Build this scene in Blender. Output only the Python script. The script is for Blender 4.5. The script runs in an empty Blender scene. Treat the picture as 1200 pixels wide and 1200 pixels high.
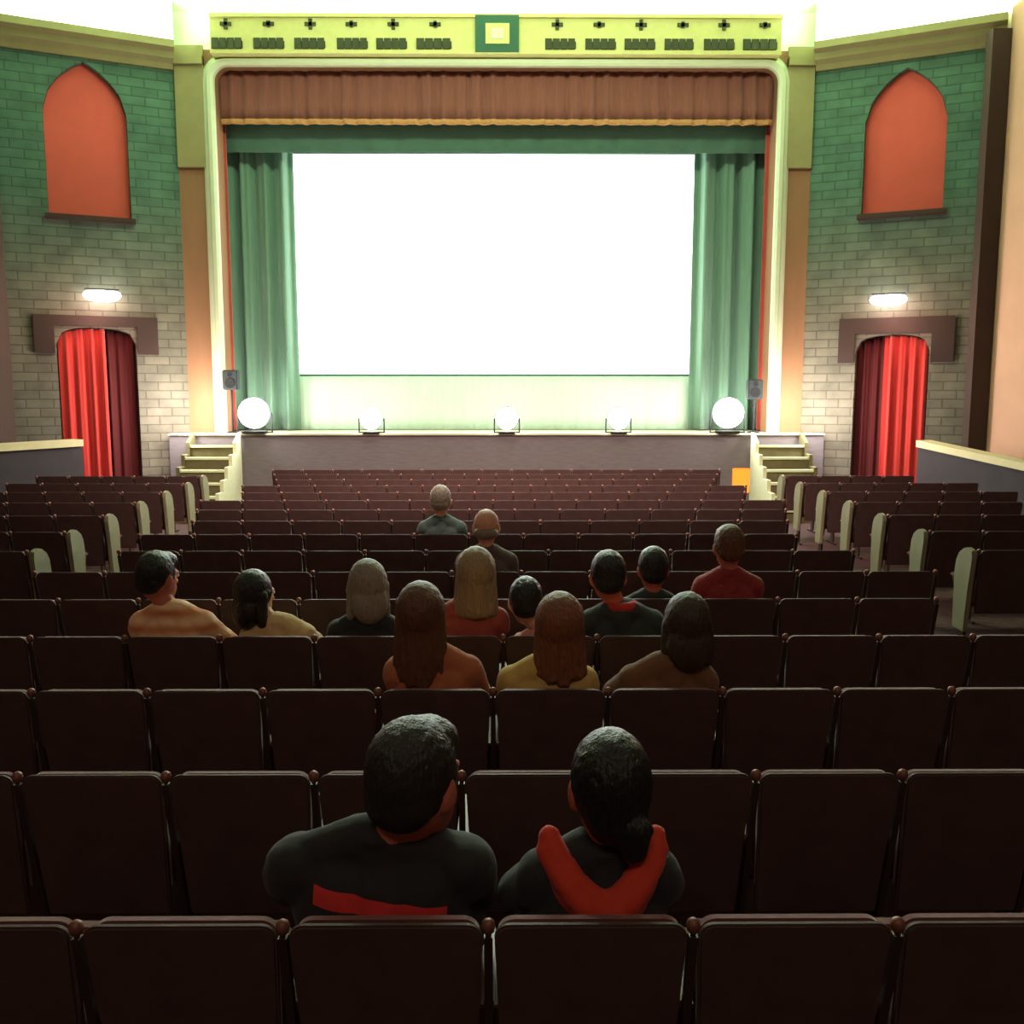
import bpy, bmesh, math, random
from mathutils import Vector, Matrix, Euler
random.seed(7)
PI = math.pi
SC = bpy.context.scene
COL = SC.collection

# ------------------------------------------------------------------ camera
CAM_X, CAM_Z = 0.14, 2.065
PITCH, YAW = math.radians(7.25), math.radians(-0.4)
FPX = 1100.0
cam_data = bpy.data.cameras.new('camera')
cam_data.sensor_width = 36.0
cam_data.lens = 36.0 * FPX / 1200.0
cam_data.clip_end = 200
cam = bpy.data.objects.new('camera', cam_data)
COL.objects.link(cam)
cam.location = (CAM_X, 0, CAM_Z)
cam.rotation_euler = (PI / 2 - PITCH, 0, YAW)
SC.camera = cam
CROT = Euler((PI / 2 - PITCH, 0, YAW)).to_matrix()
CLOC = Vector((CAM_X, 0, CAM_Z))


def ray(px, py):
    return CROT @ Vector(((px - 600) / FPX, -(py - 600) / FPX, -1.0))


def at_y(px, py, y):
    r = ray(px, py)
    return CLOC + r * (y / r.y)


def at_plane(px, py, p0, n):
    r = ray(px, py)
    return CLOC + r * ((p0 - CLOC).dot(n) / r.dot(n))


# ------------------------------------------------------------------ materials
def lin(c):
    c = c / 255.0
    return c / 12.92 if c <= 0.04045 else ((c + 0.055) / 1.055) ** 2.4


def rgb(r, g, b, k=1.0):
    return (lin(r) * k, lin(g) * k, lin(b) * k, 1.0)


def mat(name, col, rough=0.7, var=0.25, scale=6.0, bump=0.15, sheen=0.0, metal=0.0, spec=0.5, emit=None, estr=0.0, stretch=None):
    m = bpy.data.materials.new(name)
    m.use_nodes = True
    nt = m.node_tree
    b = nt.nodes['Principled BSDF']
    tc = nt.nodes.new('ShaderNodeTexCoord')
    mp = nt.nodes.new('ShaderNodeMapping')
    if stretch:
        mp.inputs['Scale'].default_value = stretch
    nz = nt.nodes.new('ShaderNodeTexNoise')
    nz.inputs['Scale'].default_value = scale
    nz.inputs['Detail'].default_value = 5
    nt.links.new(tc.outputs['Object'], mp.inputs['Vector'])
    nt.links.new(mp.outputs['Vector'], nz.inputs['Vector'])
    mx = nt.nodes.new('ShaderNodeMix')
    mx.data_type = 'RGBA'
    c2 = tuple(x * (1 - var) for x in col[:3]) + (1,)
    c1 = tuple(min(1, x * (1 + var * 0.6)) for x in col[:3]) + (1,)
    mx.inputs[6].default_value = c1
    mx.inputs[7].default_value = c2
    nt.links.new(nz.outputs['Fac'], mx.inputs[0])
    nt.links.new(mx.outputs[2], b.inputs['Base Color'])
    b.inputs['Roughness'].default_value = rough
    b.inputs['Metallic'].default_value = metal
    b.inputs['Specular IOR Level'].default_value = spec
    b.inputs['Sheen Weight'].default_value = sheen
    if bump:
        bp = nt.nodes.new('ShaderNodeBump')
        bp.inputs['Strength'].default_value = bump
        bp.inputs['Distance'].default_value = 0.02
        nt.links.new(nz.outputs['Fac'], bp.inputs['Height'])
        nt.links.new(bp.outputs['Normal'], b.inputs['Normal'])
    if emit:
        b.inputs['Emission Color'].default_value = emit
        b.inputs['Emission Strength'].default_value = estr
    return m


def brick_mat(name, c1, c2, mortar):
    m = bpy.data.materials.new(name)
    m.use_nodes = True
    nt = m.node_tree
    b = nt.nodes['Principled BSDF']
    tc = nt.nodes.new('ShaderNodeTexCoord')
    sp = nt.nodes.new('ShaderNodeSeparateXYZ')
    cb = nt.nodes.new('ShaderNodeCombineXYZ')
    nt.links.new(tc.outputs['Object'], sp.inputs[0])
    nt.links.new(sp.outputs[0], cb.inputs[0])
    nt.links.new(sp.outputs[2], cb.inputs[1])
    br = nt.nodes.new('ShaderNodeTexBrick')
    br.inputs['Scale'].default_value = 1.0
    br.inputs['Brick Width'].default_value = 0.42
    br.inputs['Row Height'].default_value = 0.15
    br.inputs['Mortar Size'].default_value = 0.012
    br.inputs['Mortar Smooth'].default_value = 0.4
    br.inputs['Color1'].default_value = c1
    br.inputs['Color2'].default_value = c2
    br.inputs['Mortar'].default_value = mortar
    nt.links.new(cb.outputs[0], br.inputs['Vector'])
    nz = nt.nodes.new('ShaderNodeTexNoise')
    nz.inputs['Scale'].default_value = 3.0
    nz.inputs['Detail'].default_value = 6
    nt.links.new(cb.outputs[0], nz.inputs['Vector'])
    mx = nt.nodes.new('ShaderNodeMix')
    mx.data_type = 'RGBA'
    mx.blend_type = 'MULTIPLY'
    mx.inputs[0].default_value = 0.7
    nt.links.new(br.outputs['Color'], mx.inputs[6])
    nt.links.new(nz.outputs['Fac'], mx.inputs[7])
    # green light above and warm light below, put into the stone colour
    rp = nt.nodes.new('ShaderNodeMapRange')
    rp.inputs['From Min'].default_value = 3.4
    rp.inputs['From Max'].default_value = 5.6
    nt.links.new(sp.outputs[2], rp.inputs['Value'])
    light_tint = nt.nodes.new('ShaderNodeMix')
    light_tint.data_type = 'RGBA'
    light_tint.inputs[6].default_value = (0.95, 0.85, 0.72, 1)
    light_tint.inputs[7].default_value = (0.42, 0.90, 0.68, 1)
    nt.links.new(rp.outputs['Result'], light_tint.inputs[0])
    m2 = nt.nodes.new('ShaderNodeMix')
    m2.data_type = 'RGBA'
    m2.blend_type = 'MULTIPLY'
    m2.inputs[0].default_value = 1.0
    nt.links.new(mx.outputs[2], m2.inputs[6])
    nt.links.new(light_tint.outputs[2], m2.inputs[7])
    nt.links.new(m2.outputs[2], b.inputs['Base Color'])
    b.inputs['Roughness'].default_value = 0.85
    bp = nt.nodes.new('ShaderNodeBump')
    bp.inputs['Strength'].default_value = 0.4
    bp.inputs['Distance'].default_value = 0.02
    bp.invert = True
    nt.links.new(br.outputs['Fac'], bp.inputs['Height'])
    nt.links.new(bp.outputs['Normal'], b.inputs['Normal'])
    return m


def emit_mat(name, col, strength):
    m = bpy.data.materials.new(name)
    m.use_nodes = True
    nt = m.node_tree
    b = nt.nodes['Principled BSDF']
    b.inputs['Base Color'].default_value = (0.8, 0.8, 0.8, 1)
    b.inputs['Emission Color'].default_value = col
    b.inputs['Emission Strength'].default_value = strength
    return m


M = {}
M['carpet'] = mat('carpet', rgb(70, 34, 30), 0.95, 0.4, 25, 0.3)
M['side_wall'] = mat('side_wall_plaster', rgb(110, 74, 58), 0.9, 0.25, 3)
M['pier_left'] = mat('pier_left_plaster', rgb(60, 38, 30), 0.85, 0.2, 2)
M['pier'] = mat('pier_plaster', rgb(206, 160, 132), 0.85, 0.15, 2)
M['dark_trim'] = mat('dark_trim', rgb(60, 38, 30), 0.7, 0.3, 4)
M['plaster'] = mat('ceiling_plaster', rgb(228, 246, 214), 0.9, 0.06, 2, 0.05)
M['brick'] = brick_mat('stone_blocks', rgb(150, 150, 140), rgb(132, 134, 124), rgb(112, 112, 104))
M['gold'] = mat('gilded_plaster', rgb(150, 142, 92), 0.7, 0.18, 5, 0.2)
M['pilaster'] = mat('pilaster_plaster', rgb(150, 108, 74), 0.75, 0.2, 5, 0.2, stretch=(1, 1, .25))
M['cream'] = mat('cream_moulding', rgb(214, 224, 184), 0.6, 0.1, 5, 0.1)
M['frieze'] = mat('frieze_plaster', rgb(206, 202, 128), 0.75, 0.15, 9, 0.2)
M['frieze_dark'] = mat('frieze_dark', rgb(56, 62, 30), 0.8, 0.3, 12)
M['frieze_green'] = mat('frieze_green', rgb(36, 88, 62), 0.7, 0.2, 9)
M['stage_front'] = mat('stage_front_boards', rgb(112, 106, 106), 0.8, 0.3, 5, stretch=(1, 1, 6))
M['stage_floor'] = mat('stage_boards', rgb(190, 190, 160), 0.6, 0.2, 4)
M['red_valance'] = mat('red_valance_cloth', rgb(136, 80, 66), 0.9, 0.35, 7, 0.2, sheen=0.3, stretch=(6, 6, .5))
M['fringe'] = mat('gold_fringe', rgb(196, 140, 84), 0.8, 0.4, 40, 0.4)
M['green_drape'] = mat('green_velvet', rgb(112, 152, 128), 0.9, 0.25, 5, 0.1, sheen=0.3, stretch=(5, 5, .4))
M['green_border'] = mat('green_border_cloth', rgb(76, 118, 94), 0.9, 0.2, 5, 0.1, sheen=0.2)
M['red_leg'] = mat('red_leg_cloth', rgb(190, 80, 66), 0.9, 0.2, 5, sheen=0.3)
M['skirt'] = mat('pale_skirt_cloth', rgb(206, 236, 214), 0.85, 0.12, 5, 0.1, stretch=(4, 4, .4))
M['screen'] = emit_mat('lit_screen', (0.93, 1.0, 0.95, 1), 6.0)
M['black'] = mat('black_cloth', rgb(20, 22, 22), 0.9, 0.3, 8)
M['red_panel'] = mat('red_panel_cloth', rgb(222, 92, 76), 0.85, 0.12, 4, 0.1, sheen=0.2)
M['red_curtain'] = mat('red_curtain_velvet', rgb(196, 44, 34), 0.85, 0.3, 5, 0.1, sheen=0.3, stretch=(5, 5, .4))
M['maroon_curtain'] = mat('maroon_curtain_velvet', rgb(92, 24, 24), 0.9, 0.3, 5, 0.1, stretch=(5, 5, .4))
M['velvet'] = mat('maroon_velvet', rgb(112, 44, 42), 0.8, 0.3, 14, 0.2, sheen=0.5)
M['shell'] = mat('dark_seat_shell', rgb(86, 66, 61), 0.6, 0.35, 9, 0.1, spec=0.25)
M['iron'] = mat('seat_iron', rgb(62, 46, 38), 0.45, 0.3, 14, 0.1, spec=0.4)
M['arm_wood'] = mat('armrest_wood', rgb(120, 68, 44), 0.4, 0.3, 12, 0.05, stretch=(8, 1, 8))
M['knob'] = mat('copper_knob', rgb(132, 84, 68), 0.5, 0.15, 20, 0, metal=0.3)
M['panel_cream'] = mat('aisle_panel_paint', rgb(146, 144, 110), 0.55, 0.2, 8, 0.1)
M['ledge'] = mat('ledge_cream', rgb(226, 214, 164), 0.6, 0.15, 5, 0.1)
M['low_wall'] = mat('low_wall_dark', rgb(60, 52, 56), 0.85, 0.3, 5)
M['stair'] = mat('stair_boards', rgb(112, 108, 70), 0.7, 0.3, 8)
M['nosing'] = mat('stair_nosing', rgb(222, 228, 186), 0.5, 0.12, 12)
M['lamp_metal'] = mat('lamp_metal', rgb(34, 34, 36), 0.45, 0.3, 10, 0.05, metal=0.6)
M['globe'] = emit_mat('footlight_globe', (1.0, 0.95, 0.93, 1), 30)
M['globe_big'] = emit_mat('floodlight_lens', (1.0, 0.95, 0.92, 1), 45)
M['sconce'] = emit_mat('sconce_glass', (1.0, 0.88, 0.84, 1), 14)
M['speaker'] = mat('speaker_black', rgb(30, 40, 40), 0.7, 0.2, 20, 0.2)
M['yellow'] = mat('yellow_board_glow', rgb(248, 178, 60), 0.6, 0.1, 8, 0.05, emit=rgb(250, 170, 50), estr=0.55)  # board is no lamp; glow added to lift its shaded face


# ------------------------------------------------------------------ mesh helpers
def link(name, bm, m, parent=None, smooth=False, bevel=0.0, seg=2):
    if bevel:
        bmesh.ops.remove_doubles(bm, verts=bm.verts, dist=1e-5)
        es = [e for e in bm.edges if len(e.link_faces) == 2 and e.calc_face_angle(0) > 0.5]
        bmesh.ops.bevel(bm, geom=es, offset=bevel, segments=seg, affect='EDGES', clamp_overlap=True)
    bmesh.ops.recalc_face_normals(bm, faces=bm.faces)
    me = bpy.data.meshes.new(name)
    bm.to_mesh(me)
    bm.free()
    for mm in (m if isinstance(m, (list, tuple)) else [m]):
        me.materials.append(mm)
    if smooth:
        me.polygons.foreach_set('use_smooth', [True] * len(me.polygons))
    o = bpy.data.objects.new(name, me)
    COL.objects.link(o)
    o.parent = parent
    return o


def add_box(bm, x0, x1, y0, y1, z0, z1, mi=0):
    vs = [bm.verts.new((x, y, z)) for z in (z0, z1) for y in (y0, y1) for x in (x0, x1)]
    for f in ((0, 2, 3, 1), (4, 5, 7, 6), (0, 1, 5, 4), (2, 6, 7, 3), (0, 4, 6, 2), (1, 3, 7, 5)):
        bm.faces.new([vs[i] for i in f]).material_index = mi


def add_prism(bm, pts, a0, a1, fn, mi=0):
    """pts 2-D outline; fn(u, v, a) -> xyz"""
    A = [bm.verts.new(fn(u, v, a0)) for u, v in pts]
    B = [bm.verts.new(fn(u, v, a1)) for u, v in pts]
    n = len(pts)
    bm.faces.new(A).material_index = mi
    bm.faces.new(B[::-1]).material_index = mi
    for i in range(n):
        bm.faces.new((A[i], B[i], B[(i + 1) % n], A[(i + 1) % n])).material_index = mi


XZ = lambda u, v, a: (u, a, v)
YZ = lambda u, v, a: (a, u, v)
XY = lambda u, v, a: (u, v, a)


def add_ell(bm, c, r, rot=None, sub=3, mi=0):
    mt = Matrix.Translation(c) @ (rot.to_4x4() if rot else Matrix.Identity(4)) @ Matrix.Diagonal((r[0], r[1], r[2], 1))
    d = bmesh.ops.create_icosphere(bm, subdivisions=sub, radius=1.0, matrix=mt)
    for v in d['verts']:
        for f in v.link_faces:
            f.material_index = mi


def add_tube(bm, p0, p1, r0, r1, seg=14, caps=True):
    p0, p1 = Vector(p0), Vector(p1)
    d = p1 - p0
    q = d.to_track_quat('Z', 'Y').to_matrix().to_4x4()
    mt = Matrix.Translation((p0 + p1) / 2) @ q
    bmesh.ops.create_cone(bm, cap_ends=True, segments=seg, radius1=r0, radius2=r1, depth=d.length, matrix=mt)
    if caps:
        add_ell(bm, p0, (r0, r0, r0), sub=2)
        add_ell(bm, p1, (r1, r1, r1), sub=2)


def add_lathe(bm, prof, seg=24, c=(0, 0, 0), axis='Z'):
    rings = []
    for r, h in prof:
        ring = []
        for k in range(seg):
            a = 2 * PI * k / seg
            p = (r * math.cos(a), r * math.sin(a), h)
            if axis == 'Y':
                p = (p[0], h, p[1])
            ring.append(bm.verts.new((c[0] + p[0], c[1] + p[1], c[2] + p[2])))
        rings.append(ring)
    for a, b in zip(rings, rings[1:]):
        for k in range(seg):
            bm.faces.new((a[k], a[(k + 1) % seg], b[(k + 1) % seg], b[k]))
    bm.faces.new(rings[0][::-1])
    bm.faces.new(rings[-1])


def tag(o, label, cat, group=None, kind=None):
    o['label'] = label
    o['category'] = cat
    if group:
        o['group'] = group
    if kind:
        o['kind'] = kind
    return o


def thing(name, label, cat, loc=(0, 0, 0), rz=0.0, group=None):
    o = bpy.data.objects.new(name, None)
    COL.objects.link(o)
    o.location = loc
    o.rotation_euler = (0, 0, rz)
    o.empty_display_size = 0.1
    return tag(o, label, cat, group)


def struct(name, bm, m, **k):
    o = link(name, bm, m, **k)
    o['kind'] = 'structure'
    return o


def copy_tree(o, parent=None):
    c = o.copy()
    COL.objects.link(c)
    c.parent = parent
    for ch in [x for x in o.children]:
        copy_tree(ch, c)
    return c


def pleats(bm, x0, x1, z0, z1, y, amp, n, nz=10, spread=1.0, top=None, phase=0.0, th=0.012, jit=0.35):
    """a hanging cloth with n folds between x0 and x1; th thick; top(x01)->z of the upper edge"""
    rnd = random.Random(int((x0 + 31.7) * 100 + n))
    nx = max(24, n * 10)
    wob = [rnd.uniform(1 - jit, 1 + jit) for _ in range(n + 3)]
    grid = [[], []]
    for s in (0, 1):
        for j in range(nz + 1):
            row = []
            for i in range(nx + 1):
                t = i / nx
                k = t * n + phase
                a = amp * wob[int(k) % len(wob)]
                zt = top(t) if top else z1
                v = j / nz
                z = z0 + (zt - z0) * v
                yy = y + a * math.sin(2 * PI * k) * (0.65 + 0.35 * (1 - v)) + a * 0.35 * math.sin(2 * PI * k * 2.3 + 1.1)
                row.append(bm.verts.new((x0 + (x1 - x0) * t, yy + s * th, z)))
            grid[s].append(row)
    for s in (0, 1):
        g = grid[s]
        for j in range(nz):
            for i in range(nx):
                q = (g[j][i], g[j][i + 1], g[j + 1][i + 1], g[j + 1][i])
                bm.faces.new(q if s == 0 else q[::-1])
    a, b = grid
    for i in range(nx):
        bm.faces.new((a[0][i], b[0][i], b[0][i + 1], a[0][i + 1]))
        bm.faces.new((a[nz][i], a[nz][i + 1], b[nz][i + 1], b[nz][i]))
    for j in range(nz):
        bm.faces.new((a[j][0], a[j + 1][0], b[j + 1][0], b[j][0]))
        bm.faces.new((a[j][nx], b[j][nx], b[j + 1][nx], a[j + 1][nx]))


def area_light(name, loc, target, sx, sy, power, col, spread=PI):
    l = bpy.data.lights.new(name, 'AREA')
    l.shape = 'RECTANGLE'
    l.size, l.size_y = sx, sy
    l.energy = power
    l.color = col
    l.spread = spread
    o = bpy.data.objects.new(name, l)
    COL.objects.link(o)
    o.location = loc
    o.rotation_euler = (Vector(target) - Vector(loc)).to_track_quat('-Z', 'Y').to_euler()
    return o


def point_light(name, loc, power, col, r=0.1):
    l = bpy.data.lights.new(name, 'POINT')
    l.energy = power
    l.color = col
    l.shadow_soft_size = r
    o = bpy.data.objects.new(name, l)
    COL.objects.link(o)
    o.location = loc
    return o


# ------------------------------------------------------------------ key dimensions
YP = 17.0                                   # front of the proscenium wall
YS = 16.6                                   # stage front
HCEIL = 8.7
STAGE_Z = at_y(580, 508, YS).z
L0, L1 = at_y(214, 300, YP).x, at_y(2, 300, 15.8).x
R0, R1 = at_y(946, 300, YP).x, at_y(1166, 300, 15.7).x
WT = at_y(215, 76, YP).z                    # cornice bottom
print('STAGE_Z', STAGE_Z, 'L', L0, L1, 'R', R0, R1, 'WT', WT)

# ------------------------------------------------------------------ room shell
bm = bmesh.new()
add_box(bm, -9.6, 9.6, -4.2, 21.0, -0.3, 0.0)
struct('floor', bm, M['carpet'])
bm = bmesh.new()
add_box(bm, -9.6, 9.6, -4.2, 21.0, HCEIL, HCEIL + 0.3)
struct('ceiling', bm, M['plaster'])
bm = bmesh.new()
add_box(bm, -9.6, 9.6, -4.2, -4.0, 0, HCEIL)
struct('wall_back', bm, M['side_wall'])
bm = bmesh.new()
add_box(bm, -9.5, -9.2, -4.0, 16.5, 0, HCEIL)
struct('wall_far_left', bm, M['side_wall'])
bm = bmesh.new()
add_box(bm, 9.2, 9.5, -4.0, 16.5, 0, HCEIL)
struct('wall_far_right', bm, M['side_wall'])
bm = bmesh.new()
add_box(bm, -9.6, 9.6, 20.4, 20.6, 0, HCEIL)
struct('wall_stage_rear', bm, M['black'])


# splayed brick walls with arched niche and door opening --------------------------------
def splay(side, P, Q, name):
    """P left end, Q right end seen from the hall; local x runs P->Q, local -y faces the hall"""
    d = Vector((Q[0] - P[0], Q[1] - P[1], 0))
    phi = math.atan2(d.y, d.x)
    n = Vector((math.sin(phi), -math.cos(phi), 0))
    p0 = Vector((P[0], P[1], 0))
    W = d.length
    inv = (Matrix.Translation(p0) @ Matrix.Rotation(phi, 4, 'Z')).inverted()

    def loc(px, py, off=0.0):
        w = at_plane(px, py, p0 + n * off, n)
        v = inv @ w
        return v.x, v.z
    bm = bmesh.new()
    add_box(bm, 0, W, 0, 0.5, 0, WT)
    wall = link(name, bm, M['brick'])
    wall['kind'] = 'structure'
    wall.location = p0
    wall.rotation_euler = (0, 0, phi)
    return wall, loc, W, p0, phi


def arch_pts(x0, x1, z0, zs, zt, n=14, e=2.0, point=0.35):
    pts = [(x0, z0), (x1, z0)]
    cx, hw = (x0 + x1) / 2, (x1 - x0) / 2
    for k in range(n + 1):
        t = -1 + 2 * k / n
        a = abs(t)
        h = (1 - a ** e) ** (1 / e) if a < 1 else 0
        h = h * (1 - point) + (1 - a) * point
        pts.append((cx - hw * t * 1.0, zs + (zt - zs) * h))
    # drop duplicates at the spring
    out = []
    for p in pts:
        if not out or (abs(p[0] - out[-1][0]) + abs(p[1] - out[-1][1])) > 1e-4:
            out.append(p)
    return out


def cut(wall, pts, depth):
    bm = bmesh.new()
    add_prism(bm, pts, -0.2, depth, XZ)
    bmesh.ops.recalc_face_normals(bm, faces=bm.faces)
    me = bpy.data.meshes.new('cut')
    bm.to_mesh(me)
    bm.free()
    c = bpy.data.objects.new('cut', me)
    COL.objects.link(c)
    c.matrix_basis = wall.matrix_basis
    md = wall.modifiers.new('b', 'BOOLEAN')
    md.object = c
    md.operation = 'DIFFERENCE'
    md.solver = 'EXACT'
    bpy.context.view_layer.update()
    dg = bpy.context.evaluated_depsgraph_get()
    new = bpy.data.meshes.new_from_object(wall.evaluated_get(dg))
    wall.modifiers.clear()
    wall.data = new
    bpy.data.objects.remove(c)


def local_thing(name, label, cat, p0, phi, origin, group=None):
    """Empty placed at wall-local origin (x,y,z)"""
    w = Matrix.Translation(p0) @ Matrix.Rotation(phi, 4, 'Z') @ Vector(origin)
    return thing(name, label, cat, w, phi, group)


def dress_wall(side, wall, loc, W, p0, phi, niche_px, door_px, lamp_px, head_px):
    # niche: (left px, right px, bottom y, spring y, top y, apex x)
    x0, z0 = loc(niche_px[0], niche_px[2])
    x1, _ = loc(niche_px[1], niche_px[2])
    xc = (x0 + x1) / 2
    _, zs = loc((niche_px[0] + niche_px[1]) / 2, niche_px[3])
    _, zt = loc((niche_px[0] + niche_px[1]) / 2, niche_px[4])
    pts = arch_pts(x0, x1, z0, zs, zt)
    cut(wall, pts, 0.16)
    t = local_thing('niche_panel', f'red arched cloth panel in the niche high on the {side} wall', 'wall panel', p0, phi, (xc, 0.155, z0))
    bm = bmesh.new()
    add_prism(bm, [((p[0] - xc) * 0.992, (p[1] - z0) * 0.994 + 0.006) for p in pts], -0.03, 0.0, XZ)
    link('panel', bm, M['red_panel'], t)
    bm = bmesh.new()
    w2 = (x1 - x0) / 2
    add_box(bm, -w2 - 0.06, w2 + 0.06, -0.29, -0.157, -0.09, -0.005)
    link('sill', bm, M['dark_trim'], t, bevel=0.01)
    # door
    dx0, _ = loc(door_px[0], door_px[3])
    dx1, _ = loc(door_px[1], door_px[3])
    _, dzt = loc((door_px[0] + door_px[1]) / 2, door_px[2])
    dp = arch_pts(dx0, dx1, -0.2, dzt - 0.28, dzt, e=2.6, point=0.0)
    cut(wall, dp, 0.42)
    cx = (dx0 + dx1) / 2
    hw = (dx1 - dx0) / 2
    t = local_thing('door_curtain', f'long red velvet curtain hanging in the arched doorway of the {side} wall', 'curtain', p0, phi, (cx, 0, 0.0))
    topf = lambda s: lambda u: None
    outer = -1 if side == 'left' else 1

    def top_of(xa, xb):
        def f(u):
            x = xa + (xb - xa) * u
            a = min(1.0, abs(x / hw))
            return dzt - 0.28 + 0.28 * (1 - a ** 2.6) ** (1 / 2.6) - 0.015
        return f
    xa, xb = (-hw * 0.97, hw * 0.22) if outer < 0 else (-hw * 0.22, hw * 0.97)
    bm = bmesh.new()
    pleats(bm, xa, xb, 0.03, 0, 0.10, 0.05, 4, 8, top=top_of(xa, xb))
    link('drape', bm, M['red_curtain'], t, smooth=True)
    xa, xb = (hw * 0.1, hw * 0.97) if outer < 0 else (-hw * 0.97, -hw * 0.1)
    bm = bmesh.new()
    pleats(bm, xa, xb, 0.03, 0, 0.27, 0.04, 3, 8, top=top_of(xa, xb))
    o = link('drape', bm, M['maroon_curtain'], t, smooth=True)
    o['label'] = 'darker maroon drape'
    # dark header band either side of the doorway
    hx0, hz1 = loc(head_px[0], head_px[2])
    hx1, hz0 = loc(head_px[1], head_px[3])
    bm = bmesh.new()
    zq = dzt - 0.28
    for xa, xb in ((hx0, dx0 - 0.02), (dx1 + 0.02, hx1)):
        if xb > xa:
            add_box(bm, xa, xb, -0.05, 0.0, hz0, hz1)
    add_box(bm, dx0 - 0.02, dx1 + 0.02, -0.05, 0.0, dzt + 0.02, hz1)
    o = struct('trim_1' if side == 'left' else 'trim_2', bm, M['dark_trim'])
    o.location = p0
    o.rotation_euler = (0, 0, phi)
    # sconce
    lx, lz = loc(lamp_px[0], lamp_px[1])
    t = local_thing('wall_lamp', f'glowing white wall lamp above the red curtain on the {side} wall', 'lamp', p0, phi, (lx, 0, lz))
    bm = bmesh.new()
    add_lathe(bm, [(0.10, -0.001), (0.10, -0.03), (0.05, -0.05), (0.03, -0.12)], c=(0, 0, 0), axis='Y')
    link('back_plate', bm, M['lamp_metal'], t)
    bm = bmesh.new()
    add_ell(bm, (0, -0.19, 0.0), (0.30, 0.12, 0.12), sub=3)
    for v in bm.verts:
        if v.co.z > 0.06:
            v.co.z = 0.06 + (v.co.z - 0.06) * 0.3
    link('glass_shade', bm, M['sconce'], t, smooth=True)
    bm = bmesh.new()
    add_tube(bm, (-0.27, -0.19, 0.095), (0.27, -0.19, 0.095), 0.014, 0.014, caps=False)
    link('rail', bm, M['lamp_metal'], t)
    w = Matrix.Translation(p0) @ Matrix.Rotation(phi, 4, 'Z') @ Vector((lx + outer * 0.15, -0.6, lz - 0.35))
    return w


wl, locl, WL, pl, phl = splay('left', (L1, 15.8), (L0, YP), 'wall_left')
lampL = dress_wall('left', wl, locl, WL, pl, phl, (57, 154, 250, 132, 73), (70, 163, 384, 470), (119, 347), (38, 186, 368, 416))
wr, locr, WR, pr, phr = splay('right', (R0, YP), (R1, 15.7), 'wall_right')
lampR = dress_wall('right', wr, locr, WR, pr, phr, (1009, 1104, 252, 140, 80), (1000, 1086, 392, 470), (1042, 352), (984, 1117, 374, 424))

# upper plaster walls (above the cornice), continuous behind the frieze -------------------
for name, P, phi, W in (('wall_upper_left', pl, phl, WL), ('wall_upper_right', pr, phr, WR)):
    bm = bmesh.new()
    add_box(bm, -1.6 if 'left' in name else 0, W + (0 if 'left' in name else 1.6), 0.0, 0.5, WT + 0.002, HCEIL)
    o = struct(name, bm, M['plaster'])
    o.location = P
    o.rotation_euler = (0, 0, phi)
    # cornice: stepped gilded moulding along the wall
    bm = bmesh.new()
    prof = [(0.0, WT - 0.10), (-0.06, WT - 0.10), (-0.10, WT - 0.02), (-0.20, WT + 0.04), (-0.22, WT + 0.14), (-0.34, WT + 0.18), (-0.34, WT + 0.30), (0.0, WT + 0.30)]
    add_prism(bm, prof, 0.03, W - 0.03, YZ)
    o = struct('trim_3' if 'left' in name else 'trim_4', bm, M['gold'])
    o.location = P
    o.rotation_euler = (0, 0, phi)

# side piers at the outer ends of the splayed walls
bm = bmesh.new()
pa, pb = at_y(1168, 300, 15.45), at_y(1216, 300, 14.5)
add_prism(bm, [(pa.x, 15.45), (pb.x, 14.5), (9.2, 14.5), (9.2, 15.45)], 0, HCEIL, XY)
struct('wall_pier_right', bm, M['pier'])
bm = bmesh.new()
add_box(bm, at_y(1148, 300, 15.4).x, pa.x - 0.003, 15.4, 15.62, 0, WT + 0.05)
struct('trim_5', bm, M['dark_trim'])
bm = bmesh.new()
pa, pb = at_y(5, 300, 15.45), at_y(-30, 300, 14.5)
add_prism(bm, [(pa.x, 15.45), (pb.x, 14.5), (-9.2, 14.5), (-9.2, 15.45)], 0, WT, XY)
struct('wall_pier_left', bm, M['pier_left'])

# ------------------------------------------------------------------ proscenium
XI0, XI1 = at_y(258, 300, YP).x, at_y(906, 300, YP).x     # opening
ZI = at_y(580, 78, YP).z                                    # opening top


def rounded_open(x0, x1, z0, zt, r, n=8):
    pts = [(x0, z0)]
    for k in range(n + 1):
        a = PI - (PI / 2) * k / n
        pts.append((x0 + r + r * math.cos(a), zt - r + r * math.sin(a)))
    for k in range(n + 1):
        a = PI / 2 - (PI / 2) * k / n
        pts.append((x1 - r + r * math.cos(a), zt - r + r * math.sin(a)))
    pts.append((x1, z0))
    return pts


bm = bmesh.new()
inner = rounded_open(XI0, XI1, 0, ZI, 0.25)
outer = [(L0, 0)] + [(L0, WT + 0.25)] + [(R0, WT + 0.25)] + [(R1 if False else R0, 0)]
ring = outer[:2] + outer[2:] + inner[::-1]
add_prism(bm, ring, YP, YP + 0.45, XZ)
struct('wall_proscenium', bm, M['pilaster'])
bm = bmesh.new()
add_box(bm, -9.5, 9.5, YP + 0.46, YP + 0.7, WT + 0.26, HCEIL)
struct('wall_above_stage', bm, M['plaster'])
bm = bmesh.new()
add_box(bm, -9.5, L0 - 0.05, YP + 0.55, YP + 0.7, 0, WT + 0.25)
struct('wall_wing_left', bm, M['black'])
bm = bmesh.new()
add_box(bm, R0 + 0.05, 9.5, YP + 0.55, YP + 0.7, 0, WT + 0.25)
struct('wall_wing_right', bm, M['black'])

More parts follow.
